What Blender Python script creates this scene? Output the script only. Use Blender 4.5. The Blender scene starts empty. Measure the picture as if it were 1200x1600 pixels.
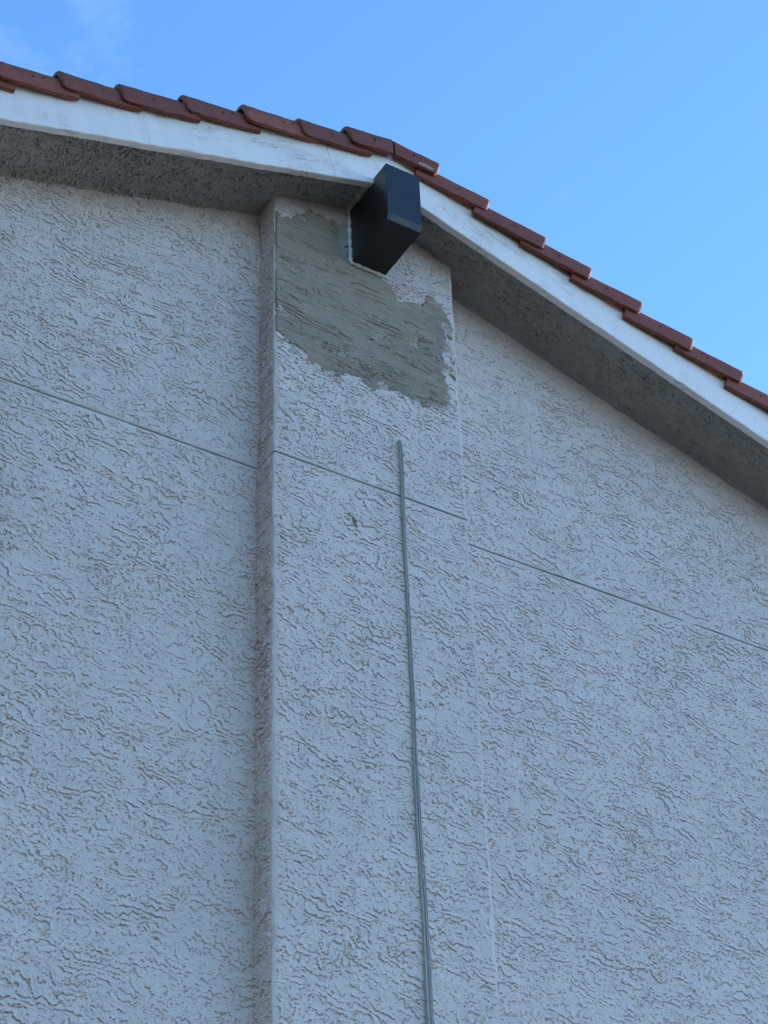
import bpy, bmesh, math, random
import numpy as np
from mathutils import Matrix, Vector

random.seed(7)
rng = np.random.default_rng(11)
sc = bpy.context.scene
C = sc.collection

# ------------------------------------------------------------------ camera, sky, sun, exposure
GZ = 7.62                                   # height of the wall's reference line above the ground
cam_d = bpy.data.cameras.new("camera")
cam = bpy.data.objects.new("camera", cam_d)
C.objects.link(cam)
yaw, pitch, roll = -0.5685550714, 0.6723231036, 0.0366808082
R = (Matrix.Rotation(yaw, 3, 'Z') @ Matrix.Rotation(pitch, 3, 'X') @ Matrix.Rotation(roll, 3, 'Y'))
right, fwd, up = R @ Vector((1, 0, 0)), R @ Vector((0, 1, 0)), R @ Vector((0, 0, 1))
M4 = Matrix.Identity(4)
for i in range(3):
    M4[i][0], M4[i][1], M4[i][2] = right[i], up[i], -fwd[i]
M4.translation = Vector((-4.14292, -6.69203, -6.016315 + GZ))
cam.matrix_world = M4
cam_d.sensor_fit = 'VERTICAL'
cam_d.sensor_height = 24.0
cam_d.lens = 24.0 * 3511.62 / 1600.0
cam_d.clip_start, cam_d.clip_end = 0.05, 3000
sc.camera = cam

SUN_EL, SUN_AZ = math.radians(14), math.radians(86)      # azimuth from +Y towards +X
w = bpy.data.worlds.new("World")
sc.world = w
w.use_nodes = True
nt = w.node_tree
nt.nodes.clear()
wo = nt.nodes.new("ShaderNodeOutputWorld")
bg = nt.nodes.new("ShaderNodeBackground")
sky = nt.nodes.new("ShaderNodeTexSky")
sky.sky_type = 'NISHITA'
sky.sun_disc = False
sky.sun_elevation = SUN_EL
sky.sun_rotation = SUN_AZ
sky.air_density = 0.9
sky.dust_density = 0.35
sky.ozone_density = 2.8
sky.altitude = 2000
bg.inputs['Strength'].default_value = 0.15
# faint wisps of cloud
tc = nt.nodes.new("ShaderNodeTexCoord")
mp = nt.nodes.new("ShaderNodeMapping"); mp.inputs['Scale'].default_value = (2.4, 2.4, 4.0)
mp.inputs['Location'].default_value = (-14.0869, -11.6844, 8.5630)
cn = nt.nodes.new("ShaderNodeTexNoise"); cn.inputs['Scale'].default_value = 3.2
cn.inputs['Detail'].default_value = 7; cn.inputs['Roughness'].default_value = 0.6
cr = nt.nodes.new("ShaderNodeMapRange")
cr.inputs['From Min'].default_value = 0.595; cr.inputs['From Max'].default_value = 0.82
cr.inputs['To Max'].default_value = 0.40
mx = nt.nodes.new("ShaderNodeMix"); mx.data_type = 'RGBA'
mx.inputs[7].default_value = (1.2, 1.75, 2.5, 1)
nt.links.new(tc.outputs['Generated'], mp.inputs[0]); nt.links.new(mp.outputs[0], cn.inputs['Vector'])
nt.links.new(cn.outputs[0], cr.inputs['Value']); nt.links.new(cr.outputs[0], mx.inputs[0])
hs = nt.nodes.new("ShaderNodeHueSaturation"); hs.inputs['Saturation'].default_value = 1.10      # whole sky made a little more saturated
nt.links.new(sky.outputs[0], hs.inputs['Color']); nt.links.new(hs.outputs[0], mx.inputs[6]); nt.links.new(mx.outputs[2], bg.inputs['Color'])
nt.links.new(bg.outputs[0], wo.inputs['Surface'])

sun_d = bpy.data.lights.new("sun", 'SUN')
sun_d.energy = 3.0
sun_d.angle = math.radians(0.53)
sun_d.color = (1.0, 0.95, 0.88)
sun = bpy.data.objects.new("sun", sun_d)
C.objects.link(sun)
sdir = Vector((math.cos(SUN_EL) * math.sin(SUN_AZ), math.cos(SUN_EL) * math.cos(SUN_AZ), math.sin(SUN_EL)))
sun.rotation_euler = sdir.to_track_quat('Z', 'Y').to_euler()
sun.location = (0, 6, 30)

vs = sc.view_settings
vs.view_transform = 'Standard'
vs.look = 'None'
vs.exposure = 2.0
vs.gamma = 1.0
vs.use_curve_mapping = False

# ------------------------------------------------------------------ measured geometry (metres, z relative to GZ)
T = 0.317306                  # roof slope
CS = math.cos(math.atan(T))
SN = math.sin(math.atan(T))
ZS, ZF, ZT, ZJ = 2.0505, 2.0091, 2.2419, 0.2946
X1, X2, DP, DO, TF = -0.5154, 0.4846, 0.1465, 0.3831, 0.0402
XL, XR, ZB = -2.16, 2.70, -2.68       # finely modelled part of the wall

# ------------------------------------------------------------------ materials
def new_mat(name):
    m = bpy.data.materials.new(name)
    m.use_nodes = True
    return m, m.node_tree, m.node_tree.nodes['Principled BSDF']

def N(t, kind, **kw):
    n = t.nodes.new(kind)
    for k, v in kw.items():
        if k in n.inputs.keys():
            n.inputs[k].default_value = v
        else:
            setattr(n, k, v)
    return n

def noise(t, vec, scale, detail=4, rough=0.55, dist=0.0):
    n = N(t, 'ShaderNodeTexNoise')
    n.inputs['Scale'].default_value = scale
    n.inputs['Detail'].default_value = detail
    n.inputs['Roughness'].default_value = rough
    n.inputs['Distortion'].default_value = dist
    if vec is not None:
        t.links.new(vec, n.inputs['Vector'])
    return n.outputs[0]

def ramp(t, val, lo, hi, a=0.0, b=1.0):
    n = N(t, 'ShaderNodeMapRange')
    n.inputs['From Min'].default_value = lo
    n.inputs['From Max'].default_value = hi
    n.inputs['To Min'].default_value = a
    n.inputs['To Max'].default_value = b
    t.links.new(val, n.inputs['Value'])
    return n.outputs[0]

def mix(t, fac, a, b):
    n = N(t, 'ShaderNodeMix', data_type='RGBA')
    if isinstance(fac, float):
        n.inputs[0].default_value = fac
    else:
        t.links.new(fac, n.inputs[0])
    for s, v in ((6, a), (7, b)):
        if isinstance(v, tuple):
            n.inputs[s].default_value = (*v, 1)
        else:
            t.links.new(v, n.inputs[s])
    return n.outputs[2]

def math_(t, op, a, b=0.0):
    n = N(t, 'ShaderNodeMath', operation=op)
    for i, v in enumerate((a, b)):
        if isinstance(v, (int, float)):
            n.inputs[i].default_value = v
        else:
            t.links.new(v, n.inputs[i])
    return n.outputs[0]

def coords(t, scale=(1, 1, 1)):
    tc = N(t, 'ShaderNodeTexCoord')
    mp = N(t, 'ShaderNodeMapping')
    mp.inputs['Scale'].default_value = scale
    t.links.new(tc.outputs['Object'], mp.inputs[0])
    return mp.outputs[0]

def bump(t, bsdf, h, strength, dist):
    b = N(t, 'ShaderNodeBump')
    b.inputs['Strength'].default_value = strength
    b.inputs['Distance'].default_value = dist
    t.links.new(h, b.inputs['Height'])
    t.links.new(b.outputs[0], bsdf.inputs['Normal'])

def stucco_mat(name, base, alt, dirt, grain=0.5):
    m, t, b = new_mat(name)
    v = coords(t)
    big = ramp(t, noise(t, v, 1.3, 5, 0.6), 0.35, 0.7)
    col = mix(t, big, base, alt)
    blot = ramp(t, noise(t, v, 9.0, 6, 0.65), 0.58, 0.80, 0.0, 0.35)
    col = mix(t, blot, col, dirt)
    streak = ramp(t, noise(t, coords(t, (7.0, 7.0, 0.55)), 1.6, 5, 0.62), 0.52, 0.78, 0.0, 0.30)
    col = mix(t, streak, col, dirt)
    worn = ramp(t, noise(t, coords(t, (1.0, 1.0, 1.7)), 3.1, 4, 0.55), 0.55, 0.75, 0.0, 0.35)
    col = mix(t, worn, col, tuple(min(0.8, c * 1.14) for c in base))
    fine = ramp(t, noise(t, v, 160.0, 3, 0.6), 0.3, 0.75, 0.0, 0.16)
    col = mix(t, fine, col, dirt)
    t.links.new(col, b.inputs['Base Color'])
    b.inputs['Roughness'].default_value = 0.82
    b.inputs['Specular IOR Level'].default_value = 0.25
    h = math_(t, 'ADD', noise(t, v, 260.0, 4, 0.6), math_(t, 'MULTIPLY', noise(t, v, 70.0, 3, 0.6), 1.5))
    bump(t, b, h, grain, 0.0022)
    return m

def mortar_mat(name, base, alt, dirt, grain):
    m, t, b = new_mat(name)
    v = coords(t)
    sweep = ramp(t, noise(t, coords(t, (1.6, 1.6, 7.0)), 3.0, 6, 0.65, 0.6), 0.36, 0.66)
    col = mix(t, sweep, base, alt)
    damp = ramp(t, noise(t, v, 4.2, 5, 0.6), 0.50, 0.70, 0, 0.45)
    col = mix(t, damp, col, dirt)
    pale = ramp(t, noise(t, coords(t, (1, 1, 2.2)), 7.5, 6, 0.7), 0.60, 0.74, 0, 0.5)
    col = mix(t, pale, col, tuple(c * 1.35 for c in base))
    sand = ramp(t, noise(t, v, 210.0, 3, 0.7), 0.35, 0.7, 0.0, 0.35)
    col = mix(t, sand, col, dirt)
    t.links.new(col, b.inputs['Base Color'])
    b.inputs['Roughness'].default_value = 0.92
    b.inputs['Specular IOR Level'].default_value = 0.2
    h = math_(t, 'ADD', noise(t, v, 240.0, 4, 0.65), math_(t, 'MULTIPLY', noise(t, coords(t, (12, 12, 50)), 2.0, 4, 0.6), 1.5))
    bump(t, b, h, grain, 0.003)
    return m

M = {}
M['stucco'] = stucco_mat('painted_stucco', (0.725, 0.61, 0.548), (0.675, 0.565, 0.507), (0.47, 0.395, 0.35))
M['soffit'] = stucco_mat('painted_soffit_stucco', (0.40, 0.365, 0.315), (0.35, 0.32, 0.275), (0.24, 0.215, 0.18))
M['mortar'] = mortar_mat('bare_mortar', (0.42, 0.335, 0.25), (0.34, 0.272, 0.203), (0.22, 0.178, 0.135), 0.7)
M['fringe'] = stucco_mat('thin_mortar_smear', (0.52, 0.43, 0.35), (0.44, 0.365, 0.29), (0.30, 0.245, 0.19), 0.6)
M['spot'] = stucco_mat('dark_mortar_spot', (0.22, 0.175, 0.135), (0.17, 0.135, 0.10), (0.11, 0.085, 0.065), 0.6)
M['smear'] = stucco_mat('grey_patching_compound', (0.40, 0.36, 0.29), (0.33, 0.30, 0.24), (0.25, 0.22, 0.17), 0.5)
M['joint'] = stucco_mat('weathered_joint_bead', (0.26, 0.235, 0.19), (0.18, 0.165, 0.13), (0.12, 0.105, 0.08), 0.3)

def paint_mat(name, base, dirt):
    m, t, b = new_mat(name)
    v = coords(t)
    vl = coords(t, (1.2, 9, 14))
    col = mix(t, ramp(t, noise(t, v, 3.0, 6, 0.65), 0.45, 0.8, 0, 0.5), base, dirt)
    # hairline cracks along the grain
    g = noise(t, vl, 3.4, 6, 0.62, 0.25)
    dist = math_(t, 'ABSOLUTE', math_(t, 'SUBTRACT', g, 0.5))
    crack = ramp(t, dist, 0.002, 0.016, 1.0, 0.0)
    gate = ramp(t, noise(t, v, 3.2, 4, 0.65), 0.50, 0.60)
    crack = math_(t, 'MULTIPLY', crack, gate)
    vl2 = coords(t, (3.0, 9, 55))
    g2 = ramp(t, noise(t, vl2, 5.0, 5, 0.7), 0.60, 0.68)
    gate2 = ramp(t, noise(t, v, 6.0, 4, 0.65), 0.54, 0.64)
    chips = math_(t, 'MULTIPLY', g2, gate2)
    dots = ramp(t, noise(t, v, 48.0, 2, 0.6), 0.745, 0.80)
    marks = math_(t, 'MAXIMUM', math_(t, 'MULTIPLY', crack, 0.65), math_(t, 'MULTIPLY', chips, 0.35))
    marks = math_(t, 'MAXIMUM', marks, math_(t, 'MULTIPLY', dots, 0.5))
    # grime washed off the roof onto the upper edge
    tcz = N(t, 'ShaderNodeTexCoord'); sz = N(t, 'ShaderNodeSeparateXYZ'); t.links.new(tcz.outputs['Object'], sz.inputs[0])
    top = math_(t, 'ADD', sz.outputs[2], math_(t, 'MULTIPLY', math_(t, 'SUBTRACT', noise(t, coords(t, (5, 5, 1)), 3.0, 5, 0.65), 0.5), 0.12))
    col = mix(t, ramp(t, top, 0.135, 0.235, 0, 0.5), col, (0.55, 0.47, 0.35))
    drip = ramp(t, noise(t, coords(t, (16, 4, 1.2)), 2.2, 4, 0.6), 0.56, 0.75, 0, 0.28)
    col = mix(t, drip, col, (0.56, 0.51, 0.43))
    col = mix(t, marks, col, (0.22, 0.185, 0.15))
    t.links.new(col, b.inputs['Base Color'])
    b.inputs['Roughness'].default_value = 0.55
    h = math_(t, 'SUBTRACT', math_(t, 'MULTIPLY', noise(t, vl, 9.0, 5, 0.6), 0.5), math_(t, 'MULTIPLY', marks, 1.2))
    bump(t, b, h, 0.5, 0.004)
    return m
M['white'] = paint_mat('white_board_paint', (0.92, 0.825, 0.76), (0.80, 0.70, 0.60))

def black_mat():
    m, t, b = new_mat('black_paint')
    v = coords(t)
    col = mix(t, ramp(t, noise(t, v, 6.0, 6, 0.65), 0.4, 0.75), (0.014, 0.014, 0.014), (0.024, 0.024, 0.023))
    sp = ramp(t, noise(t, v, 55.0, 4, 0.7), 0.70, 0.78, 0, 0.5)
    col = mix(t, sp, col, (0.10, 0.095, 0.085))
    tcy = N(t, 'ShaderNodeTexCoord'); sy_ = N(t, 'ShaderNodeSeparateXYZ'); t.links.new(tcy.outputs['Object'], sy_.inputs[0])
    near = ramp(t, sy_.outputs[1], -0.30, -0.16)
    scr = ramp(t, noise(t, coords(t, (6, 40, 3)), 3.0, 6, 0.7), 0.58, 0.66)
    col = mix(t, math_(t, 'MULTIPLY', math_(t, 'MULTIPLY', near, scr), 0.75), col, (0.13, 0.115, 0.095))
    t.links.new(col, b.inputs['Base Color'])
    b.inputs['Roughness'].default_value = 0.42
    b.inputs['Specular IOR Level'].default_value = 0.42
    vl = coords(t, (14, 3, 2))
    h = math_(t, 'ADD', noise(t, vl, 4.0, 5, 0.6), math_(t, 'MULTIPLY', noise(t, v, 18.0, 4, 0.6), 0.6))
    bump(t, b, h, 0.45, 0.006)
    return m
M['black'] = black_mat()

def simple_mat(name, a, bcol, rough, scale=20.0, bmp=0.3, dist=0.002):
    m, t, b = new_mat(name)
    v = coords(t)
    col = mix(t, ramp(t, noise(t, v, scale, 5, 0.65), 0.35, 0.72), a, bcol)
    t.links.new(col, b.inputs['Base Color'])
    b.inputs['Roughness'].default_value = rough
    bump(t, b, noise(t, v, scale * 3, 4, 0.6), bmp, dist)
    return m
M['caulk'] = simple_mat('off_white_caulk', (0.72, 0.71, 0.67), (0.5, 0.48, 0.43), 0.6, 18)
M['dirty_caulk'] = simple_mat('dirty_caulk', (0.50, 0.44, 0.34), (0.16, 0.14, 0.11), 0.8, 30, 0.8, 0.006)
M['bare_edge'] = simple_mat('worn_grey_edge', (0.085, 0.08, 0.072), (0.04, 0.04, 0.04), 0.6, 25)
M['shim'] = simple_mat('pale_raw_edge', (0.45, 0.38, 0.32), (0.26, 0.20, 0.16), 0.8, 40)
M['nail'] = simple_mat('rusty_nail', (0.02, 0.012, 0.01), (0.03, 0.018, 0.014), 0.7, 60)
M['cable'] = simple_mat('painted_cable', (0.36, 0.33, 0.28), (0.25, 0.23, 0.20), 0.5, 35)
M['cable_dark'] = simple_mat('cable_groove', (0.10, 0.105, 0.11), (0.2, 0.21, 0.22), 0.7, 35)
M['fleck'] = simple_mat('white_paint_fleck', (0.85, 0.85, 0.85), (0.75, 0.75, 0.75), 0.5, 40)

def tile_mat(name, lo, hi, amount):
    m, t, b = new_mat(name)
    v = coords(t)
    info = N(t, 'ShaderNodeObjectInfo')
    # random offset per tile so that no two tiles repeat
    add = N(t, 'ShaderNodeVectorMath', operation='ADD')
    sc3 = N(t, 'ShaderNodeVectorMath', operation='SCALE')
    comb = N(t, 'ShaderNodeCombineXYZ')
    for i in range(3):
        t.links.new(info.outputs['Random'], comb.inputs[i])
    sc3.inputs['Scale'].default_value = 37.0
    t.links.new(comb.outputs[0], sc3.inputs[0])
    t.links.new(v, add.inputs[0]); t.links.new(sc3.outputs[0], add.inputs[1])
    vv = add.outputs[0]
    tone = mix(t, info.outputs['Random'], (0.20, 0.050, 0.029), (0.34, 0.088, 0.050))
    col = mix(t, ramp(t, noise(t, vv, 14.0, 6, 0.7), 0.35, 0.75, 0, 0.7), tone, (0.15, 0.036, 0.020))
    col = mix(t, ramp(t, noise(t, vv, 120.0, 3, 0.7), 0.60, 0.8, 0, 0.5), col, (0.07, 0.035, 0.03))
    # dark lichen on the weathered crown of the tile (local z = up the profile)
    sep = N(t, 'ShaderNodeSeparateXYZ')
    tcn = N(t, 'ShaderNodeTexCoord')
    t.links.new(tcn.outputs['UV'], sep.inputs[0])
    edge = math_(t, 'ADD', sep.outputs[1], math_(t, 'MULTIPLY', math_(t, 'SUBTRACT', noise(t, vv, 12.0, 5, 0.65), 0.5), 0.30))
    soot = ramp(t, edge, lo, hi, 0, amount)
    col = mix(t, soot, col, (0.062, 0.052, 0.046))
    # pale efflorescence here and there
    eff = ramp(t, noise(t, vv, 6.0, 5, 0.65), 0.58, 0.80, 0, 0.38)
    col = mix(t, eff, col, (0.36, 0.27, 0.23))
    t.links.new(col, b.inputs['Base Color'])
    b.inputs['Roughness'].default_value = 0.72
    h = math_(t, 'ADD', noise(t, vv, 90.0, 5, 0.7), noise(t, vv, 16.0, 4, 0.6))
    bump(t, b, h, 0.5, 0.003)
    return m
M['tile_l'] = tile_mat('sooty_red_tile', 0.52, 0.86, 0.9)
M['tile_r'] = tile_mat('red_tile', 0.80, 1.05, 0.6)
M['deck'] = simple_mat('roof_paper', (0.03, 0.028, 0.026), (0.05, 0.045, 0.04), 0.9)
M['ground'] = simple_mat('dark_yard_ground', (0.075, 0.07, 0.063), (0.05, 0.047, 0.043), 0.95, 0.6, 0.4, 0.02)

# ------------------------------------------------------------------ helpers
def link(name, me, m, parent=None):
    o = bpy.data.objects.new(name, me)
    C.objects.link(o)
    if m is not None and me is not None and not me.materials:
        me.materials.append(m)
    if parent is not None:
        o.parent = parent
    return o

def mesh_np(name, co, quads, smooth=False):
    me = bpy.data.meshes.new(name)
    co = np.ascontiguousarray(co, dtype=np.float32)
    quads = np.ascontiguousarray(quads, dtype=np.int32)
    n = len(quads)
    me.vertices.add(len(co)); me.vertices.foreach_set('co', co.ravel())
    me.loops.add(n * 4); me.loops.foreach_set('vertex_index', quads.ravel())
    me.polygons.add(n); me.polygons.foreach_set('loop_start', np.arange(0, 4 * n, 4, dtype=np.int32))
    me.polygons.foreach_set('use_smooth', np.full(n, smooth, dtype=bool))
    me.update(calc_edges=True)
    me.validate()
    return me

class MB:
    """collects simple solids for one mesh"""
    def __init__(s): s.v, s.f = [], []
    def box(s, a, b):
        (x0, y0, z0), (x1, y1, z1) = a, b
        s.hexa([(x0, y0, z0), (x1, y0, z0), (x1, y1, z0), (x0, y1, z0), (x0, y0, z1), (x1, y0, z1), (x1, y1, z1), (x0, y1, z1)])
        return s
    def hexa(s, p):
        k = len(s.v); s.v += [tuple(q) for q in p]
        s.f += [tuple(k + i for i in f) for f in ((0, 3, 2, 1), (4, 5, 6, 7), (0, 1, 5, 4), (1, 2, 6, 5), (2, 3, 7, 6), (3, 0, 4, 7))]
        return s
    def poly(s, pts):
        k = len(s.v); s.v += [tuple(q) for q in pts]; s.f.append(tuple(range(k, k + len(pts)))); return s
    def mesh(s, name, bevel=0.0, smooth=False):
        me = bpy.data.meshes.new(name)
        me.from_pydata(s.v, [], s.f)
        bm = bmesh.new(); bm.from_mesh(me)
        bmesh.ops.recalc_face_normals(bm, faces=bm.faces)
        if bevel:
            bmesh.ops.bevel(bm, geom=list(bm.edges), offset=bevel, segments=2, profile=0.6, affect='EDGES')
        bm.to_mesh(me); bm.free()
        for p in me.polygons: p.use_smooth = smooth
        return me

# ------------------------------------------------------------------ stucco relief
def field(nz, nx, dz, dx, lz, lx, seed):
    """unit-variance noise with correlation lengths lx, lz (filtered white noise)"""
    pz, px = nz + int(4 * lz / dz) + 8, nx + int(4 * lx / dx) + 8
    r = np.random.default_rng(seed)
    F = np.fft.rfft2(r.standard_normal((pz, px)))
    kz = np.fft.fftfreq(pz, dz)[:, None] * lz
    kx = np.fft.rfftfreq(px, dx)[None, :] * lx
    k2 = (kz * kz + kx * kx) * (math.pi ** 2)
    F *= np.exp(-k2 / 2.0)
    a = np.fft.irfft2(F, s=(pz, px))[:nz, :nx]
    a -= a.mean()
    return a / a.std()

def sstep(a, lo, hi):
    t = np.clip((a - lo) / (hi - lo), 0, 1)
    return t * t * (3 - 2 * t)

def lap(ph, dz, dx, lip, notch):
    """trowelled laps: a lip that stands proud and breaks off at its lower edge, with a crevice below it; returns (lip, crevice)"""
    gz, gx = np.gradient(ph, dz, dx)
    g = np.clip(np.sqrt(gz * gz + gx * gx), 6.0, 200.0)
    u = ph - np.floor(ph)
    open_ = 1 - sstep(g, 55.0, 90.0)              # where laps crowd together the trowel has closed them
    return open_ * np.exp(-u / g / lip), open_ * np.exp(-((1 - u) / g / notch) ** 2)

def relief(nz, nx, dz, dx, seed, amp=1.0, iso=False, tilt=0.30):
    z = np.arange(nz)[:, None] * dz
    x = np.arange(nx)[None, :] * dx
    f = lambda lz, lx, k: field(nz, nx, dz, dx, lz, lx, seed + k)
    s = 0.6 if iso else 1.0
    tl = tilt * (1 + 0.9 * f(0.45, 0.45, 1)) if not iso else 0.0
    warp = 0.0068 * f(0.030, 0.015, 2) + 0.0034 * f(0.016, 0.0070, 3)
    zz = z + warp + (0 if iso else tilt * x)
    extra = 0 if iso else 0.5 * f(0.5, 0.5, 1)
    ph1 = zz / 0.040 + extra + 0.62 * f(0.046 * s, 0.12 * s, 4) + (0.85 * f(0.05, 0.028, 40) if iso else 0)
    ph2 = zz / 0.026 + extra + 0.62 * f(0.030 * s, 0.060 * s, 5) + (0.8 * f(0.03, 0.018, 41) if iso else 0)
    ph3 = (z + 0.0044 * f(0.016, 0.0085, 6) + 0.5 * warp + (0 if iso else 0.8 * tilt * x)) / 0.0185 + 0.55 * f(0.022, 0.034, 7)
    m1 = 0.10 + 0.90 * sstep(f(0.018, 0.055, 8) + 0.25 * f(0.25, 0.3, 80), -0.1, 0.7)
    m2 = 0.12 + 0.88 * sstep(f(0.014, 0.042, 9) + 0.25 * f(0.22, 0.25, 90), -0.6, 0.4)
    m3 = 0.12 + 0.88 * sstep(f(0.011, 0.026, 10) + 0.25 * f(0.2, 0.2, 95), -0.8, 0.4)
    m2 = m2 * (1 - 0.75 * m1)
    m3 = m3 * (1 - 0.7 * np.maximum(m1, m2))
    h = 0
    for ph, m, a, l in ((ph1, m1, 1.0, 0.014), (ph2, m2, 0.9, 0.010), (ph3, m3, 0.8, 0.007)):
        lp, nc = lap(ph, dz, dx, l, 0.0015)
        h = h + a * m * (LIP * lp - NOTCH * nc)
    h = h * (0.72 + 0.40 * sstep(f(0.09, 0.13, 60) + 0.5 * f(0.03, 0.05, 61), -1.2, 0.6))      # trowelled flatter in places
    p = f(0.0055, 0.007, 11)
    h -= 0.007 * sstep(p, 1.55, 2.2) * sstep(f(0.10, 0.10, 12), -0.9, 0.4)
    h += 0.0010 * f(0.05, 0.08, 13) + 0.0022 * f(0.35, 0.45, 14) + 0.0004 * f(0.010, 0.012, 15)
    return amp * h

LIP, NOTCH = 0.0056, 0.0108
DX, DZ = 0.0045, 0.0032
GX = np.arange(XL, XR + DX, DX)
GZV = np.arange(ZB, ZS + 0.02 + DZ, DZ)
NX, NZ = len(GX), len(GZV)
ZBR = float(GZV[int((-2.28 - ZB) / DZ)])
Hwall = relief(NZ, NX, DZ, DX, 100)
# upper band near the soffit: shallower, blurred relief
def groove(zv):
    return np.exp(-((zv - ZJ) / 0.0045) ** 4)
Hwall = Hwall * (1 - 0.85 * np.exp(-((GZV - ZJ) / 0.02) ** 2))[:, None] - groove(GZV)[:, None] * (0.006 + 0.0022 * field(NZ, NX, DZ, DX, 0.5, 0.07, 333)[:1, :])

def grid_quads(nz, nx, keep=None):
    i = np.arange(nz * nx).reshape(nz, nx)
    q = np.stack([i[:-1, :-1], i[:-1, 1:], i[1:, 1:], i[1:, :-1]], -1)
    return q.reshape(-1, 4) if keep is None else q[keep]

def compact(co, q):
    used = np.unique(q)
    lut = np.full(len(co), -1, dtype=np.int64); lut[used] = np.arange(len(used))
    return co[used], lut[q]

# ------------------------------------------------------------------ the ground
gm = MB().poly([(-400, -400, 0), (400, -400, 0), (400, 400, 0), (-400, 400, 0)]).mesh("ground")
g = link("ground", gm, M['ground']); g['kind'] = 'structure'

# ------------------------------------------------------------------ the house
house = bpy.data.objects.new("house", None)
C.objects.link(house)
house['label'] = "grey stucco gable end of a house with white rake boards and red roof tiles"
house['category'] = "house"
zoff = np.array([0, 0, GZ])

# gable wall: fine relief where it is seen, plain beyond
XX, ZZ = np.meshgrid(GX, GZV)
co = np.stack([XX, -Hwall, ZZ], -1).reshape(-1, 3)
cx = 0.5 * (GX[:-1] + GX[1:])[None, :]
cz = 0.5 * (GZV[:-1] + GZV[1:])[:, None]
keep = (cz < ZS + 0.012 - T * np.abs(cx)) & ((cx < X1 + 0.03) | ((cx > X2 - 0.03) & (cz > ZBR)))
co, q = compact(co, grid_quads(NZ, NX, keep))
HW = 6.4                                       # half width of the gable
base = len(co)
def zroof(x): return ZS + 0.01 - T * abs(x)
XLL, XRR, ZM = -3.4, 4.3, -2.45
coarse = [(-HW, zroof(-HW), XLL, zroof(XLL)), (XRR, zroof(XRR), HW, zroof(HW))]
ev, ef = [], []
def quad(pts):
    k = base + len(ev); ev.extend(pts); ef.append((k, k + 1, k + 2, k + 3))
for xa, za, xb, zb in coarse:
    quad([(xa, 0, -GZ), (xb, 0, -GZ), (xb, 0, zb), (xa, 0, za)])
quad([(XL, 0, -GZ), (X2, 0, -GZ), (X2, 0, ZB), (XL, 0, ZB)])
quad([(X2, 0, -GZ), (XR, 0, -GZ), (XR, 0, ZBR), (X2, 0, ZBR)])
for xa, xb in ((XLL, XL), (XR, XRR)):
    quad([(xa, 0, -GZ), (xb, 0, -GZ), (xb, 0, ZM), (xa, 0, ZM)])
co = np.vstack([co, np.array(ev)])
q = np.vstack([q, np.array(ef)])
for k_, (xa, xb) in enumerate(((XLL, XL + 0.004), (XR - 0.004, XRR))):
    gx = np.arange(xa, xb + 0.007, 0.007); gz = np.arange(ZM, ZS + 0.02, 0.0055)
    hh = relief(len(gz), len(gx), 0.0055, 0.007, 700 + 100 * k_) * (1 - 0.85 * np.exp(-((gz - ZJ) / 0.02) ** 2))[:, None] - 0.006 * groove(gz)[:, None]
    x_, z_ = np.meshgrid(gx, gz)
    c_ = np.stack([x_, -hh, z_], -1).reshape(-1, 3)
    kp = 0.5 * (gz[:-1] + gz[1:])[:, None] < ZS + 0.012 - T * np.abs(0.5 * (gx[:-1] + gx[1:]))[None, :]
    c_, q_ = compact(c_, grid_quads(len(gz), len(gx), kp))
    q = np.vstack([q, q_ + len(co)]); co = np.vstack([co, c_])
co = co + zoff
link("gable_wall", mesh_np("gable_wall", co, q), M['stucco'], house)

# pilaster: front, two returns, one mesh
nxp = int(round((X2 - X1) / DX)) + 1
px = np.linspace(X1, X2, nxp)
Hp = relief(NZ, nxp, DZ, DX, 300)
Hp *= (1 - 0.85 * np.exp(-((GZV - ZJ) / 0.02) ** 2))[:, None]
Hp -= 0.006 * groove(GZV)[:, None]
edge = np.minimum(px - X1, X2 - px)
fade = sstep(np.minimum((px - X1) / 0.03, (X2 - px) / 0.020), 0.0, 1.0)[None, :]
Hp = Hp * (0.12 + 0.88 * fade)
wob = 0.0025 * field(NZ, 2, DZ, 0.5, 0.06, 0.3, 77)
PX = np.repeat(px[None, :], NZ, 0)
wl = np.clip(1 - (px - X1) / 0.03, 0, 1)[None, :] * wob[:, :1] + np.clip(1 - (X2 - px) / 0.03, 0, 1)[None, :] * wob[:, 1:]
PX = PX + wl
rnd = np.where(px < 0, 0.006, 0.0025)[None, :] * (np.exp(-(edge / 0.006)))[None, :]
PY = -DP - Hp + rnd
ZP = np.repeat(GZV[:, None], nxp, 1)
front = np.stack([PX, PY, ZP], -1)
nys = int(round(DP / DX)) + 4
Hs = relief(NZ, nys, DZ, DX, 500, 1.7)
Hs2 = relief(NZ, nys, DZ, DX, 600)
sy = np.linspace(-DP + 0.006, 0.02, nys)
fs = sstep(sy + DP, 0.0, 0.03)[None, :]
def side(Hside, xe, sgn, fr_col):
    gv = groove(GZV)[:, None]
    hh = Hside * (0.1 + 0.9 * fs) * (1 - 0.85 * np.exp(-((GZV - ZJ) / 0.02) ** 2))[:, None] - 0.006 * gv
    wv = wob[:, :1] if sgn < 0 else wob[:, 1:]
    X = xe + sgn * hh + wv * np.clip(1 - (sy + DP) / 0.05, 0, 1)[None, :]
    a = np.stack([X, np.repeat(sy[None, :], NZ, 0), np.repeat(GZV[:, None], nys, 1)], -1)
    a[:, 0, :] = front[:, fr_col, :]
    return a
left = side(Hs, X1, -1, 0)
rgt = side(Hs2, X2, 1, -1)
full = np.concatenate([left[:, ::-1], front[:, 1:-1], rgt], 1)
ncol = full.shape[1]
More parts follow.
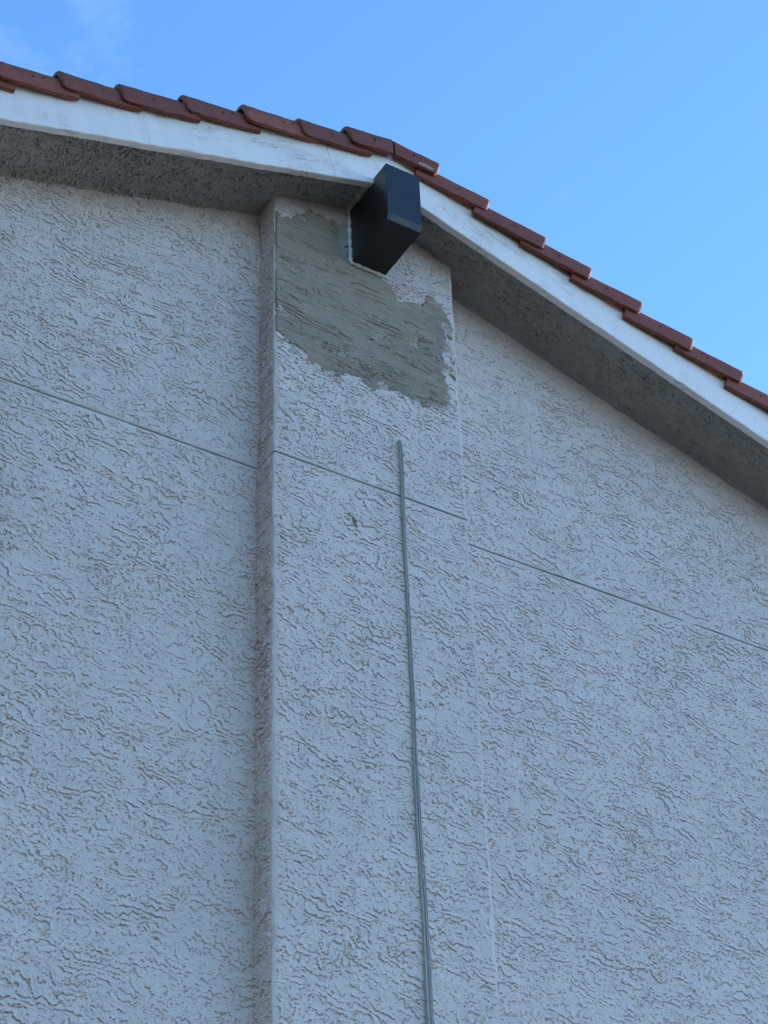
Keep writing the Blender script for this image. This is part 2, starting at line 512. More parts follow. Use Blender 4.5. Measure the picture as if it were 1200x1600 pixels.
ccx = 0.25 * (full[:-1, :-1, 0] + full[:-1, 1:, 0] + full[1:, 1:, 0] + full[1:, :-1, 0])
ccz = 0.5 * (full[:-1, :-1, 2] + full[1:, 1:, 2])
keep = ccz < ZS + 0.012 - T * np.abs(ccx)
co, q = compact(full.reshape(-1, 3), grid_quads(NZ, ncol, keep))
base = len(co); ev, ef = [], []
quad([(X1, 0.02, -GZ), (X1, -DP, -GZ), (X1, -DP, ZB), (X1, 0.02, ZB)])
quad([(X1, -DP, -GZ), (X2, -DP, -GZ), (X2, -DP, ZB), (X1, -DP, ZB)])
quad([(X2, -DP, -GZ), (X2, 0.02, -GZ), (X2, 0.02, ZB), (X2, -DP, ZB)])
co = np.vstack([co, np.array(ev)]) + zoff
q = np.vstack([q, np.array(ef)])
pil = link("pilaster", mesh_np("pilaster", co, q), M['stucco'], house)

# bare mortar patches lying on the pilaster face
def inside(poly, X, Z):
    r = np.zeros(X.shape, bool)
    n = len(poly)
    for i in range(n):
        (x0, z0), (x1, z1) = poly[i], poly[(i + 1) % n]
        c = ((z0 > Z) != (z1 > Z)) & (X < (x1 - x0) * (Z - z0) / (z1 - z0 + 1e-12) + x0)
        r ^= c
    return r
POLY = [(-0.5125, 1.787), (-0.485, 1.799), (-0.443, 1.777), (-0.362, 1.818), (-0.326, 1.881), (-0.255, 1.86), (-0.219, 1.905),
        (-0.147, 1.884), (-0.122, 1.853), (-0.117, 1.616), (-0.11, 1.598), (0.0, 1.57), (0.079, 1.569), (0.136, 1.541), (0.215, 1.519),
        (0.3, 1.551), (0.314, 1.604), (0.385, 1.634), (0.423, 1.583), (0.437, 1.495), (0.44, 1.416), (0.409, 1.322), (0.397, 1.287),
        (0.404, 1.224), (0.381, 1.136), (0.412, 1.101), (0.395, 1.053), (0.434, 0.977), (0.391, 0.91), (0.323, 0.897), (0.256, 0.896),
        (0.214, 0.898), (0.134, 0.914), (0.071, 0.919), (-0.009, 0.888), (-0.06, 0.897), (-0.105, 0.877), (-0.149, 0.889),
        (-0.214, 0.86), (-0.268, 0.864), (-0.332, 0.91), (-0.415, 0.947), (-0.5125, 1.008)]
wx = 0.013 * field(NZ, nxp, DZ, DX, 0.030, 0.030, 901) + 0.006 * field(NZ, nxp, DZ, DX, 0.012, 0.014, 902)
wz = 0.013 * field(NZ, nxp, DZ, DX, 0.030, 0.030, 903) + 0.006 * field(NZ, nxp, DZ, DX, 0.012, 0.014, 904)
ef_ = sstep(edge, 0.0, 0.03)[None, :]
QX, QZ = PX + wx * ef_, ZP + wz * ef_
def blob(x, z, a, b):
    return ((QX - x) / a) ** 2 + ((QZ - z) / b) ** 2 < 1
msk = inside(POLY, QX, QZ)
for b_ in ((0.468, 1.266, 0.012, 0.03), (0.458, 1.141, 0.018, 0.025), (0.459, 0.98, 0.012, 0.012), (0.455, 1.41, 0.010, 0.02)):
    msk |= blob(*b_)
def drag(seed):
    f = lambda lz, lx, k: field(NZ, nxp, DZ, DX, lz, lx, seed + k)
    ph = (ZP + 0.12 * PX + 0.005 * f(0.015, 0.02, 1)) / 0.06 + 0.8 * f(0.05, 0.20, 2)
    m1 = sstep(f(0.05, 0.13, 3), 0.0, 1.1)
    ph2 = (ZP + 0.12 * PX + 0.003 * f(0.012, 0.02, 4)) / 0.03 + 0.6 * f(0.03, 0.12, 5)
    m2 = sstep(f(0.04, 0.1, 6), 0.2, 1.2)
    a1, b1 = lap(ph, DZ, DX, 0.014, 0.0040); a2, b2 = lap(ph2, DZ, DX, 0.009, 0.0038)
    return (m1 * (0.0026 * a1 - 0.0055 * b1) + m2 * (0.0022 * a2 - 0.0045 * b2) + 0.0012 * f(0.006, 0.06, 7) + 0.0015 * f(0.06, 0.1, 8)
            - 0.003 * sstep(f(0.008, 0.011, 9), 1.6, 2.3))
def patch(name, mask, mat, lift, rel, label=None):
    mq = mask[:-1, :-1] & mask[1:, 1:] & mask[:-1, 1:] & mask[1:, :-1] & (ccz_f < ZS + 0.005 - T * np.abs(ccx_f))
    Y = np.minimum(-DP - lift - rel, PY - 0.0012)
    Y = np.where(edge[None, :] < 0.004, PY - 0.0012, Y)
    # skirt: outermost rows fall back to the wall so that the patch has an edge with depth
    mm = mask.copy()
    er = mm.copy()
    er[1:-1, 1:-1] = mm[1:-1, 1:-1] & mm[:-2, 1:-1] & mm[2:, 1:-1] & mm[1:-1, :-2] & mm[1:-1, 2:]
    Y = np.where(mm & ~er, PY - 0.0008, Y)
    co, q = compact(np.stack([PX, Y, ZP], -1).reshape(-1, 3), grid_quads(NZ, nxp, mq))
    o = link(name, mesh_np(name, co + zoff, q), mat, pil)
    if label: o['label'] = label
    return o
ccx_f = 0.5 * (PX[:-1, :-1] + PX[1:, 1:]); ccz_f = 0.5 * (ZP[:-1, :-1] + ZP[1:, 1:])
RD = drag(1000)
fx = 0.024 * field(NZ, nxp, DZ, DX, 0.035, 0.04, 911) + 0.010 * field(NZ, nxp, DZ, DX, 0.012, 0.016, 912)
fz = 0.024 * field(NZ, nxp, DZ, DX, 0.035, 0.04, 913) + 0.010 * field(NZ, nxp, DZ, DX, 0.012, 0.016, 914)
fringe = inside(POLY, PX + fx * ef_, ZP + fz * ef_) & (ZP < 1.75)
Hkeep = Hp.copy()
patch("thin_mortar_fringe", fringe, M['fringe'], 0.0015, -0.6 * Hkeep, "thin smeared fringe round the bare mortar patch")
patch("mortar_patch", msk, M['mortar'], 0.006, RD, "broad bare grey brown mortar patch below the black beam")
patch("mortar_patch", (lambda e: e(-0.134, 0.078, 0.022, 0.013) | e(-0.120, 0.062, 0.016, 0.020) | e(-0.110, 0.040, 0.009, 0.018))(lambda x, z, a, b: ((PX + 0.35 * wx - x) / a) ** 2 + ((ZP + 0.35 * wz - z) / b) ** 2 < 1), M['spot'], 0.003, 0.5 * RD, "small bare mortar spot left of the cable")
smear = (((QX + 0.03) / 0.16) ** 2 + ((QZ + 0.25 * QX - 1.585) / 0.045) ** 2 < 1) | (inside([(-0.2, 1.9), (-0.1, 1.9), (-0.1, 1.58), (-0.135, 1.58)], QX, QZ))
patch("compound_smear", smear, M['smear'], 0.007, 0.25 * RD, "paler smooth patching compound round the foot of the beam")

# paint flecks
fl = MB()
for (x, z, s) in ((-0.337, 0.69, 1.2), (-0.341, 0.627, .8), (-0.288, 0.596, .8), (-0.304, 0.406, 1.1), (-0.297, 0.395, .8), (0.22, 1.724, 1.6), (0.209, 1.645, 1.8), (0.215, 1.64, 1.2),
                  (-0.492, 1.164, 1.3), (-0.485, 1.139, 1.1), (0.416, 1.593, 1.3), (0.40, 1.6, .8), (-0.47, 0.95, .8), (0.30, 0.86, .7), (-0.2, 0.8, .6)):
    a = 0.0045 * s
    k = 7
    pts = [(x + a * (0.7 + 0.6 * random.random()) * math.cos(6.283 * i / k), -DP - 0.011, z + 0.8 * a * (0.7 + 0.6 * random.random()) * math.sin(6.283 * i / k)) for i in range(k)]
    back = [(p[0], -DP + 0.001, p[2]) for p in pts]
    fl.poly(pts)
    for i in range(k):
        j = (i + 1) % k
        fl.poly([pts[i], back[i], back[j], pts[j]])
o = link("paint_fleck", fl.mesh("paint_fleck"), M['fleck'], pil); o.location = (0, 0, GZ); o['kind'] = 'stuff'

# horizontal control joint: bead strips seated in the groove
def joint(xa, xb, y, parent):
    n = max(2, int((xb - xa) / 0.03))
    xs = np.linspace(xa, xb, n)
    dz = 0.0011 * rng.standard_normal(n) * 0.6 + 0.0015 * np.interp(xs, np.linspace(xa, xb, max(3, n // 5)), rng.standard_normal(max(3, n // 5)))
    b = MB()
    for i in range(n - 1):
        p = []
        for zz in (-0.0052, 0.0026):
            p += [(xs[i], y - 0.001, ZJ + zz + dz[i]), (xs[i + 1], y - 0.001, ZJ + zz + dz[i + 1]), (xs[i + 1], y + 0.012, ZJ + zz + dz[i + 1]), (xs[i], y + 0.012, ZJ + zz + dz[i])]
        b.hexa(p)
    o = link("joint_bead", b.mesh("joint_bead"), M['joint'], parent); o.location = (0, 0, GZ)
joint(-HW, X1 - 0.004, 0.0, house)
joint(X2 + 0.004, HW, 0.0, house)
joint(X1 + 0.004, X2 - 0.002, -DP, house)
b = MB().box((X1 + 0.001, -DP + 0.004, ZJ - 0.0055), (X1 + 0.012, -0.002, ZJ + 0.004))
o = link("joint_bead", b.mesh("joint_bead"), M['joint'], house); o.location = (0, 0, GZ)

# stucco soffits under the overhang, one sheet a side
def soffit(sgn):
    L0 = 2.7 if sgn < 0 else 3.9
    ns, ny = int(L0 / DX), int((DO - TF + 0.02) / 0.0042)
    s = np.linspace(0, L0, ns)
    yv = np.linspace(0.012, -(DO - TF) - 0.004, ny)
    H = relief(ny, ns, 0.0042, DX, 2000 if sgn < 0 else 2100, 1.9, iso=True)
    S, Y = np.meshgrid(s, yv)
    X = sgn * (S * CS + H * SN)
    Zv = ZS - S * SN - H * CS
    # the corner with the wall is filled a little
    Zv -= 0.010 * np.exp(-np.abs(Y) / 0.012)
    q = grid_quads(ny, ns)
    co = np.stack([X, Y, Zv], -1).reshape(-1, 3)
    b0 = len(co)
    e = [(sgn * L0 * CS, 0.0, ZS - L0 * SN), (sgn * HW, 0.0, ZS - T * HW), (sgn * HW, -DO + TF - .004, ZS - T * HW), (sgn * L0 * CS, -DO + TF - .004, ZS - L0 * SN)]
    co = np.vstack([co, np.array(e)]) + zoff
    q = np.vstack([q, [[b0, b0 + 1, b0 + 2, b0 + 3]]])
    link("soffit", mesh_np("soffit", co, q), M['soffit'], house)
soffit(-1); soffit(1)

# white rake boards; local x runs down the slope
def board(sgn, xa, xb, ca=0.0, cb=0.0):
    """xa..xb from the ridge outwards (|x|); ca, cb skew the end cuts"""
    n = max(4, int((xb - xa) / 0.05))
    r = np.random.default_rng(int(1000 * xa) + (5 if sgn > 0 else 9))
    ring = []
    hgt = ZT + 0.012 - ZF
    for i in range(n + 1):
        u = i / n
        w0 = 0.0014 * r.standard_normal(); w1 = 0.0010 * r.standard_normal()
        sk = ca * (1 - u) + cb * u
        pr = []
        bv = 0.0035
        prof = [(bv, 0.0), (TF - bv, 0.0), (TF, bv), (TF, hgt), (0.0, hgt), (0.0, bv)]     # y depth from the front, z from the bottom
        for yy, zz in prof:
            x = xa + (xb - xa) * u + sk * (zz / hgt)
            bow = w0 * (1 - zz / hgt)
            pr.append((x, -DO + yy + (w1 if yy < 0.01 else 0), ZF + zz - T * x + bow))
        ring.append(pr)
    v, f = [], []
    rot = Matrix.Rotation(math.atan(T) * (1 if sgn > 0 else 1), 4, 'Y')
    org = Vector((0, -DO, ZF))
    # local frame: X down the slope, Z normal to it
    ex = Vector((sgn * CS, 0, -SN)); ez = Vector((sgn * SN, 0, CS)); ey = ez.cross(ex)
    mw = Matrix((ex, ey, ez)).transposed().to_4x4(); mw.translation = org + Vector((0, 0, GZ))
    inv = mw.inverted()
    for pr in ring:
        for p in pr:
            v.append(tuple(inv @ (Vector((sgn * p[0], p[1], p[2])) + Vector((0, 0, GZ)))))
    k = len(ring[0])
    for i in range(n):
        for j in range(k):
            a, b_ = i * k + j, i * k + (j + 1) % k
            f.append((a, b_, b_ + k, a + k))
    f.append(tuple(range(k))); f.append(tuple(reversed(range(n * k, n * k + k))))
    me = bpy.data.meshes.new("rake_board"); me.from_pydata(v, [], f)
    bm = bmesh.new(); bm.from_mesh(me); bmesh.ops.recalc_face_normals(bm, faces=bm.faces); bm.to_mesh(me); bm.free()
    o = link("rake_board", me, M['white'], house); o.matrix_world = mw
    return o
board(-1, 0.001, 0.316, 0, 0.058)
board(-1, 0.3185, HW + 0.1, 0.058, 0)
board(1, 0.001, HW + 0.1)

# roof decks behind the boards
for sgn in (-1, 1):
    b = MB()
    p = []
    for zz in (0.085, 0.235):
        p += [(0, -DO + TF + 0.003, ZS - 0.03 + zz), (sgn * (HW + 0.5), -DO + TF + 0.003, ZS - 0.03 + zz - T * (HW + 0.5)),
              (sgn * (HW + 0.5), 12.4, ZS - 0.03 + zz - T * (HW + 0.5)), (0, 12.4, ZS - 0.03 + zz)]
    b.hexa(p)
    o = link("roof", b.mesh("roof"), M['deck'], house); o.location = (0, 0, GZ)
# side and back walls
b = MB()
zt_ = GZ + ZS - T * HW + 0.08
b.box((-HW - 0.2, 0.004, 0), (-HW, 12, zt_)); link("side_wall", b.mesh("side_wall"), M['stucco'], house)
b = MB().box((HW, 0.004, 0), (HW + 0.2, 12, zt_)); link("side_wall", b.mesh("side_wall"), M['stucco'], house)
b = MB()
for x0, x1 in ((-HW, 0), (0, HW)):
    b.hexa([(x0, 12.0, 0), (x1, 12.0, 0), (x1, 12.2, 0), (x0, 12.2, 0), (x0, 12.0, GZ + zroof(x0)), (x1, 12.0, GZ + zroof(x1)), (x1, 12.2, GZ + zroof(x1)), (x0, 12.2, GZ + zroof(x0))])
link("back_wall", b.mesh("back_wall"), M['stucco'], house)

# ------------------------------------------------------------------ black ridge beam
BX0, BX1, BZ0, BZ1, BY = -0.103, 0.086, 1.633, 2.007, -0.500
nb = 14
bm = bmesh.new()
def bring(y, ch=0.0, x0=BX0, x1=BX1, zt=BZ1):
    return [bm.verts.new((x, y, z + GZ)) for x, z in ((x0, BZ0 + ch), (x1, BZ0 + ch), (x1, zt), (x0, zt))]
rings = []
for i in range(nb + 1):
    y = 0.05 + (BY + 0.012 - 0.05) * i / nb
    rg = bring(y, 0.0)
    for v_ in rg:
        v_.co.x += random.uniform(-.0012, .0012); v_.co.z += random.uniform(-.001, .001)
    rings.append(rg)
rings.append(bring(BY, 0.040))
for a, b_ in zip(rings[:-1], rings[1:]):
    for j in range(4):
        bm.faces.new((a[j], a[(j + 1) % 4], b_[(j + 1) % 4], b_[j]))
bm.faces.new(rings[-1]); bm.faces.new(list(reversed(rings[0])))
bmesh.ops.recalc_face_normals(bm, faces=bm.faces)
sharp = [e for e in bm.edges if len(e.link_faces) == 2 and e.calc_face_angle(0) > 0.5]
bmesh.ops.bevel(bm, geom=sharp, offset=0.0022, segments=2, profile=0.6, affect='EDGES')
me = bpy.data.meshes.new("ridge_beam"); bm.to_mesh(me); bm.free()
beam = link("ridge_beam", me, M['black'], house)
beam['label'] = "black painted square beam end poking out under the ridge"
# worn lower lip on the end
b = MB()
b.hexa([(BX0 + 0.012, BY + 0.0095, BZ0 + 0.001), (BX1 - 0.002, BY + 0.0095, BZ0 + 0.001), (BX1 - 0.002, BY + 0.016, BZ0 + 0.006), (BX0 + 0.012, BY + 0.016, BZ0 + 0.006),
        (BX0 + 0.022, BY - 0.0015, BZ0 + 0.040), (BX1 - 0.004, BY - 0.0015, BZ0 + 0.036), (BX1 - 0.004, BY + 0.006, BZ0 + 0.038), (BX0 + 0.022, BY + 0.006, BZ0 + 0.042)])
o = link("worn_lip", b.mesh("worn_lip"), M['bare_edge'], beam); o.location = (0, 0, GZ)
# caulking
def rope(pts, rad, mat, name, parent, wob_=0.15, seed=0, flat=1.0):
    r = random.Random(seed)
    bm = bmesh.new(); prev = None; k = 8
    P = [Vector(p) for p in pts]
    for i, p in enumerate(P):
        d = (P[min(i + 1, len(P) - 1)] - P[max(i - 1, 0)]).normalized()
        a = d.orthogonal().normalized() if abs(d.y) > 0.9 else Vector((0, 1, 0))
        a = (a - d * a.dot(d)).normalized(); c = d.cross(a)
        rr = (rad[i] if isinstance(rad, (list, tuple)) else rad) * (1 + wob_ * r.uniform(-1, 1))
        ring = [bm.verts.new(p + a * math.cos(6.2832 * j / k) * rr * flat + c * math.sin(6.2832 * j / k) * rr) for j in range(k)]
        if prev:
            for j in range(k):
                bm.faces.new((prev[j], prev[(j + 1) % k], ring[(j + 1) % k], ring[j]))
        else:
            bm.faces.new(list(reversed(ring)))
        prev = ring
    bm.faces.new(prev)
    bmesh.ops.recalc_face_normals(bm, faces=bm.faces)
    me = bpy.data.meshes.new(name); bm.to_mesh(me); bm.free()
    for p in me.polygons: p.use_smooth = True
    o = link(name, me, mat, parent)
    return o
def seg(a, b_, n, j=0.0, seed=0):
    r = random.Random(seed)
    return [tuple(a[k] + (b_[k] - a[k]) * i / n + r.uniform(-j, j) for k in range(3)) for i in range(n + 1)]
o = rope(seg((BX0 - 0.006, -DP - 0.015, BZ0 - 0.004 + GZ), (BX0 - 0.007, -DP - 0.013, 2.0 + GZ), 30, 0.0012, 1), 0.012, M['caulk'], "caulk_bead", beam, 0.42, 1, 0.9)
o = rope(seg((BX0 - 0.012, -DP - 0.016, BZ0 - 0.006 + GZ), (BX1 + 0.008, -DP - 0.014, BZ0 - 0.007 + GZ), 20, 0.0010, 2), 0.010, M['caulk'], "caulk_bead", beam, 0.38, 2, 0.9)
o = rope(seg((BX0 - 0.008, -DP - 0.004, 1.999 + GZ), (BX0 - 0.008, -DO + 0.03, 1.997 + GZ), 22, 0.003, 3), 0.021, M['dirty_caulk'], "caulk_bead", beam, 0.3, 3)
o['label'] = "dirty lumpy caulk where the beam meets the soffit"

# ------------------------------------------------------------------ rake tiles
TL, TEXP = 0.405, 0.325
def tile_mesh(sgn, lift, mitre=None, name="roof_tile", seed=0):
    """sgn -1: the slope that falls to the left.  Origin: lower tail corner on the rake line; built in world directions."""
    dn = Vector((sgn * CS, 0, -SN)); nn = Vector((sgn * SN, 0, CS))
    H = 0.122; rr = 0.042; th = 0.021
    outer = [(0.0, 0.0), (0.0, 0.03), (0.0, 0.06), (0.001, H - rr)]
    for i in range(1, 7):
        a = math.pi / 2 * i / 6
        outer.append((rr - rr * math.cos(a) + 0.001, H - rr + rr * math.sin(a)))
    outer += [(0.09, H + 0.001), (0.16, H - 0.004), (0.24, H - 0.010)]
    inner = []
    m = len(outer)
    for i, (y, n_) in enumerate(outer):
        a = outer[max(i - 1, 0)]; b_ = outer[min(i + 1, m - 1)]
        t_ = Vector((b_[0] - a[0], b_[1] - a[1])).normalized()
        inner.append((y + t_.y * th, n_ - t_.x * th))
    S = [0.0, 0.003, 0.008, 0.018, 0.05, 0.09, 0.14, 0.19, 0.24, 0.285, 0.33, 0.37, TL]
    if mitre is not None:
        S = [s for s in S if s < mitre - 0.01] + [mitre]
    jr = np.random.default_rng(900 + seed)
    jit = 0.0016 * jr.standard_normal((len(S), 2, m, 2)); jit[0] *= 1.6
    v, uv = [], []
    for si, s in enumerate(S):
        u = s / TL
        lz = lift * (1 - u); ly = 0.024 * (1 - u); sh = 1 - 0.085 * u
        rb = 0.020 * max(0, 1 - s / 0.018) ** 2
        for pi, path in enumerate((outer, inner)):
            for j, (y, n_) in enumerate(path):
                y += 0.4 * jit[si, pi, j, 0]; n_ += jit[si, pi, j, 1] * (1.5 if j == 0 else 0.5)
                if path is outer:
                    ins = 0.0065 * max(0, 1 - s / 0.012) ** 2
                    y += ins * (1 if j < 5 else 0.3); n_ -= ins * (0.2 if j < 5 else 1)
                n2 = n_ * sh + lz
                if j < 2: n2 += rb * (1 - n_ / 0.05)
                yb = -DO - 0.026 - ly + y
                up_s = s
                if mitre is not None and s == S[-1]:
                    # plumb cut at the ridge
                    up_s = s + (n2 - lz - 0.02) * T
                p = -dn * up_s + nn * n2
                p.y = yb
                v.append(p); uv.append((u, n_ / H if y < 0.07 else 1.0))
    k = 2 * m
    f = []
    order = list(range(m)) + [2 * m - 1 - i for i in range(m)]
    for i in range(len(S) - 1):
        for j in range(k):
            a, b_ = order[j], order[(j + 1) % k]
            f.append((i * k + a, i * k + b_, (i + 1) * k + b_, (i + 1) * k + a))
    for i in (0, len(S) - 1):
        for j in range(m - 1):
            f.append((i * k + j, i * k + j + 1, i * k + m + j + 1, i * k + m + j))
    me = bpy.data.meshes.new(name); me.from_pydata([tuple(p) for p in v], [], f)
    ul = me.uv_layers.new(name="UVMap")
    for lp in me.loops:
        ul.data[lp.index].uv = uv[lp.vertex_index]
    bm = bmesh.new(); bm.from_mesh(me)
    bmesh.ops.recalc_face_normals(bm, faces=bm.faces)
    for e in bm.edges:
        e.smooth = not (len(e.link_faces) == 2 and e.calc_face_angle(0) > 0.6)
    for fc in bm.faces: fc.smooth = True
    bm.to_mesh(me); bm.free()
    me.materials.append(M['tile_l' if sgn < 0 else 'tile_r'])
    return me

def nail_mesh():
    bm = bmesh.new()
    bmesh.ops.create_cone(bm, cap_ends=True, segments=7, radius1=0.0055, radius2=0.0045, depth=0.006, matrix=Matrix.Rotation(math.pi / 2, 4, 'X'))
    me = bpy.data.meshes.new("nail"); bm.to_mesh(me); bm.free(); me.materials.append(M['nail'])
    return me
NAIL = nail_mesh()

def shim_mesh(sgn):
    dn = Vector((sgn * CS, 0, -SN)); nn = Vector((sgn * SN, 0, CS))
    p = []
    for n_ in (-0.0045, 0.0005):
        for s, y in ((-0.075, -DO - 0.0245), (0.004, -DO - 0.0245), (0.004, -DO - 0.006), (-0.075, -DO - 0.006)):
            q_ = -dn * (TL - 0.002 + s) + nn * n_; q_.y = y
            p.append(q_)
    me = MB().hexa(p).mesh("shim"); me.materials.append(M['shim'])
    return me

LIFT = {-1: 0.030, 1: 0.052}
HB = {-1: 2.192, 1: 2.182}
MESH = {s: [tile_mesh(s, LIFT[s], seed=k + 10 * (s + 1)) for k in range(6)] for s in (-1, 1)}
SHIM = {s: shim_mesh(s) for s in (-1, 1)}
rt = random.Random(5)
def tile(sgn, xt, mitre=None, shim=0.5, first=False):
    me = MESH[sgn][rt.randrange(6)] if mitre is None else tile_mesh(sgn, LIFT[sgn], mitre)
    o = link("roof_tile", me, None, house)
    o.location = (sgn * xt, rt.uniform(-.007, .003), GZ + HB[sgn] - T * xt + rt.uniform(-.007, .007))
    o.rotation_euler = (rt.uniform(-.02, .02), rt.uniform(-.018, .018), rt.uniform(-.014, .014))
    dn = Vector((sgn * CS, 0, -SN)); nn = Vector((sgn * SN, 0, CS))
    holes = [(0.19 + rt.uniform(-.03, .03), 0.055)]
    if rt.random() < 0.35: holes.append((holes[0][0] + rt.uniform(.03, .06), 0.065))
    for s, n_ in holes:
        if mitre is not None: s = min(s, mitre * 0.6)
        nl = link("nail", NAIL, None, o)
        p = -dn * s + nn * (n_ + LIFT[sgn] * (1 - s / TL)); p.y = -DO - 0.026 - 0.024 * (1 - s / TL) - 0.0005
        nl.location = p
    if mitre is None and rt.random() < shim:
        link("shim", SHIM[sgn], None, o)
    return o
for xt in (3.57, 3.26, 2.95, 2.645, 2.34, 2.035, 1.735, 1.430, 1.115, 0.805, 0.505):
    tile(-1, xt, shim=0.12)
tile(-1, 0.237, mitre=0.237 / CS)
for xt in (3.57, 3.265, 2.955, 2.65, 2.345, 2.035, 1.725, 1.420, 1.110, 0.835, 0.512):
    tile(1, xt, shim=0.3)
peak_tile = tile(1, 0.226, mitre=0.226 / CS)
# pale mortar smudge on the first tile right of the peak
sm = MB(); dn_, nn_ = Vector((CS, 0, -SN)), Vector((SN, 0, CS))
fr = []
for i in range(14):
    a = 6.2832 * i / 14; q_ = 0.75 + 0.5 * rt.random()
    s_ = 0.070 + 0.048 * q_ * math.cos(a); n_ = 0.019 + 0.013 * q_ * math.sin(a)
    p = -dn_ * s_ + nn_ * (n_ + LIFT[1] * (1 - s_ / TL)); p.y = -DO - 0.026 - 0.024 * (1 - s_ / TL) - 0.0025
    fr.append(p)
sm.poly(fr)
for i in range(14):
    a_, b_ = fr[i], fr[(i + 1) % 14]
    sm.poly([a_, a_ + Vector((0, 0.006, 0)), b_ + Vector((0, 0.006, 0)), b_])
link("mortar_smudge", sm.mesh("mortar_smudge"), simple_mat('pale_mortar', (0.46, 0.36, 0.31), (0.30, 0.15, 0.11), 0.9, 45, 0.6, 0.003), peak_tile)

# ------------------------------------------------------------------ cable on the pilaster
cab = bpy.data.objects.new("cable", None); C.objects.link(cab)
cab.location = (0.135, -DP, GZ + 0.60)
cab['label'] = "thin grey painted twin cable running straight down the pilaster"
cab['category'] = "cable"
bpy.context.view_layer.update()
def wire(pts, rad, name, y, mat, seed, wob_=0.05):
    P = []
    pts = sorted(pts, key=lambda p: -p[1])
    zs = np.array([p[1] for p in pts]); xs = np.array([p[0] for p in pts])
    r = np.random.default_rng(seed)
    zz = np.arange(pts[0][1], pts[-1][1], -0.03)
    xx = np.interp(-zz, -zs, xs)
    ker = np.ones(5) / 5
    xx = xx + 0.0016 * np.interp(zz, np.arange(-9, 2, 0.22), np.random.default_rng(50).standard_normal(50)) + 0.0004 * np.interp(zz, np.arange(-9, 2, 0.08), np.random.default_rng(seed).standard_normal(138))
    xp = np.convolve(np.pad(xx, 2, mode='edge'), ker, 'valid')
    for x, z in zip(xp, zz):
        P.append((x + 0.0004 * r.standard_normal(), y + 0.0004 * r.standard_normal(), z + GZ))
    o = rope(P, rad, mat, name, None, wob_, seed)
    o.parent = cab; o.matrix_parent_inverse = cab.matrix_world.inverted()
    return o
A = [(0.1265, 0.602), (0.130, 0.424), (0.133, 0.06), (0.136, -0.424), (0.135, -0.818), (0.134, -1.131), (0.137, -1.546), (0.142, -1.938), (0.145, -2.258), (0.15, -2.9), (0.15, -7.6)]
B = [(0.139, 0.585), (0.1405, 0.424), (0.1425, 0.06), (0.1455, -0.424), (0.1465, -0.818), (0.1465, -1.131), (0.150, -1.546), (0.158, -1.938), (0.163, -2.258), (0.168, -2.9), (0.168, -7.6)]
Cc = [(0.1475, -0.95), (0.154, -1.131), (0.158, -1.35), (0.1605, -1.546), (0.167, -1.938), (0.172, -2.258), (0.178, -2.9), (0.178, -7.6)]
wire(A, 0.0046, "wire", -DP - 0.010, M['cable'], 1)
wire(B, 0.0040, "wire", -DP - 0.009, M['cable'], 2)
wire(Cc, 0.0038, "wire", -DP - 0.006, M['cable'], 3)
b = MB()
zz = np.linspace(-0.85, -2.9, 60)
ax = np.interp(-zz, [-p[1] for p in A], [p[0] for p in A]); bx = np.interp(-zz, [-p[1] for p in Cc], [p[0] for p in Cc])
for i in range(59):
    y0, y1 = -DP - 0.0055, -DP + 0.002
    b.hexa([(ax[i + 1], y0, zz[i + 1]), (bx[i + 1], y0, zz[i + 1]), (bx[i + 1], y1, zz[i + 1]), (ax[i + 1], y1, zz[i + 1]),
            (ax[i], y0, zz[i]), (bx[i], y0, zz[i]), (bx[i], y1, zz[i]), (ax[i], y1, zz[i])])
o = link("web", b.mesh("web"), M['stucco'], cab); o.matrix_parent_inverse = cab.matrix_world.inverted(); o.location = (0, 0, GZ)
o = rope([(0.1265, -DP - 0.010, 0.598 + GZ), (0.129, -DP - 0.011, 0.612 + GZ), (0.134, -DP - 0.010, 0.612 + GZ), (0.139, -DP - 0.008, 0.600 + GZ), (0.140, -DP - 0.008, 0.585 + GZ)], 0.0052, M['cable'], "bend", None, 0.05, 9)
o.parent = cab; o.matrix_parent_inverse = cab.matrix_world.inverted()

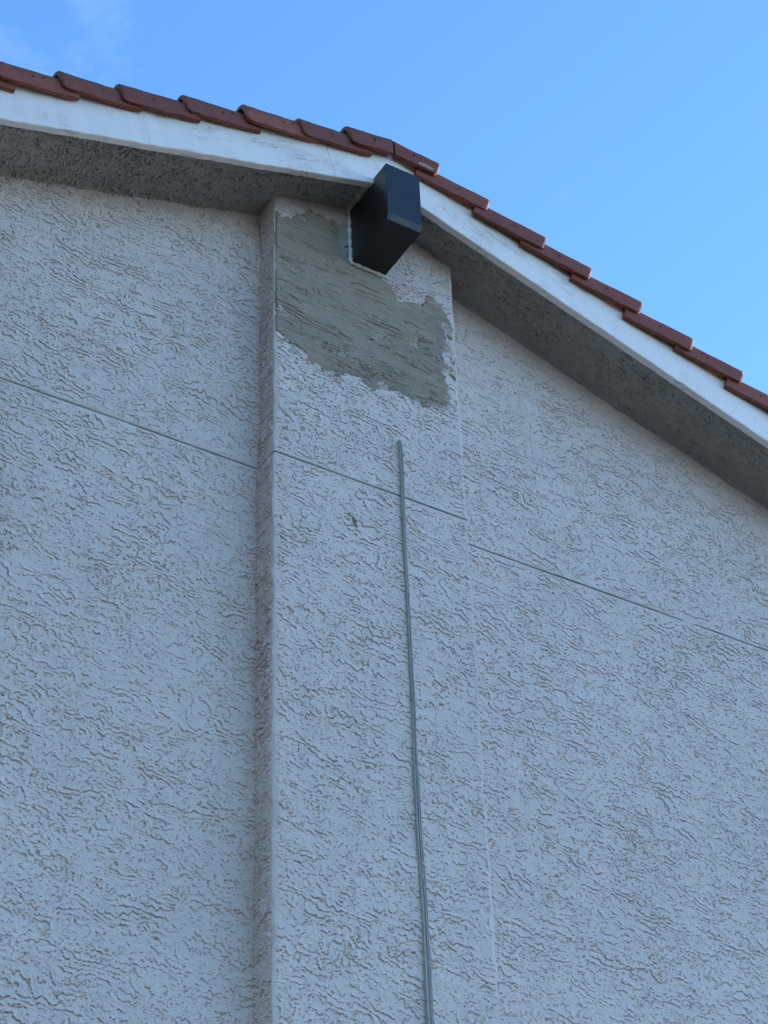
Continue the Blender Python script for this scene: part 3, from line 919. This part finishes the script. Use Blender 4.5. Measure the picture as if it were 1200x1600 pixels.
# ------------------------------------------------------------------ added evergreen, unseen beyond the left edge, to shade the pilaster's left return
def tree(x, y, h, rad, label):
    r = np.random.default_rng(21)
    root = bpy.data.objects.new("added_shade_tree", None); C.objects.link(root)
    root.location = (x, y, 0); root['label'] = label; root['category'] = "added shade tree"
    t_ = rope(seg((0, 0, -0.1), (0.3, 0.1, h * 0.8), 14, 0.04, 4), [0.34 * (1 - 0.8 * i / 14) for i in range(15)], simple_mat('bark', (0.09, 0.07, 0.05), (0.05, 0.04, 0.03), 0.9, 8, 0.8, 0.02), "trunk", root, 0.1, 5)
    lim = []
    for k in range(9):
        a = k * 2.4; z0 = h * (0.25 + 0.055 * k)
        e = (rad * 0.75 * math.cos(a), rad * 0.75 * math.sin(a), z0 + 1.4)
        rope(seg((0.1, 0, z0), e, 7, 0.08, k), [0.11 * (1 - 0.11 * i) for i in range(8)], t_.data.materials[0], "limb", root, 0.1, k)
    n = 60000
    ncl = 260
    u = r.standard_normal((ncl, 3)); u /= np.linalg.norm(u, axis=1)[:, None]
    cl = u * (r.random((ncl, 1)) ** 0.45) * np.array([rad, rad, h * 0.43]) * 0.92 + np.array([0, 0, h * 0.56])
    cs = 0.45 + 0.45 * r.random(ncl)
    ci = r.integers(0, ncl, n)
    d = r.standard_normal((n, 3)); d /= np.linalg.norm(d, axis=1)[:, None]
    p = cl[ci] + d * cs[ci][:, None] * (r.random((n, 1)) ** 0.4)
    a1 = r.standard_normal((n, 3)); a1 /= np.linalg.norm(a1, axis=1)[:, None]
    a2 = np.cross(a1, r.standard_normal((n, 3))); a2 /= np.linalg.norm(a2, axis=1)[:, None]
    s1, s2 = 0.10 * (0.7 + 0.6 * r.random((n, 1))), 0.05 * (0.7 + 0.6 * r.random((n, 1)))
    co = np.stack([p - a1 * s1, p + a2 * s2, p + a1 * s1, p - a2 * s2], 1).reshape(-1, 3)
    link("crown", mesh_np("crown", co, np.arange(4 * n).reshape(-1, 4)), simple_mat('leaf', (0.045, 0.075, 0.03), (0.03, 0.05, 0.02), 0.6, 3), root)
tree(-9.2, -4.7, 19.0, 4.6, "broad dark evergreen tree, added out of view to shade the left side of the pilaster")
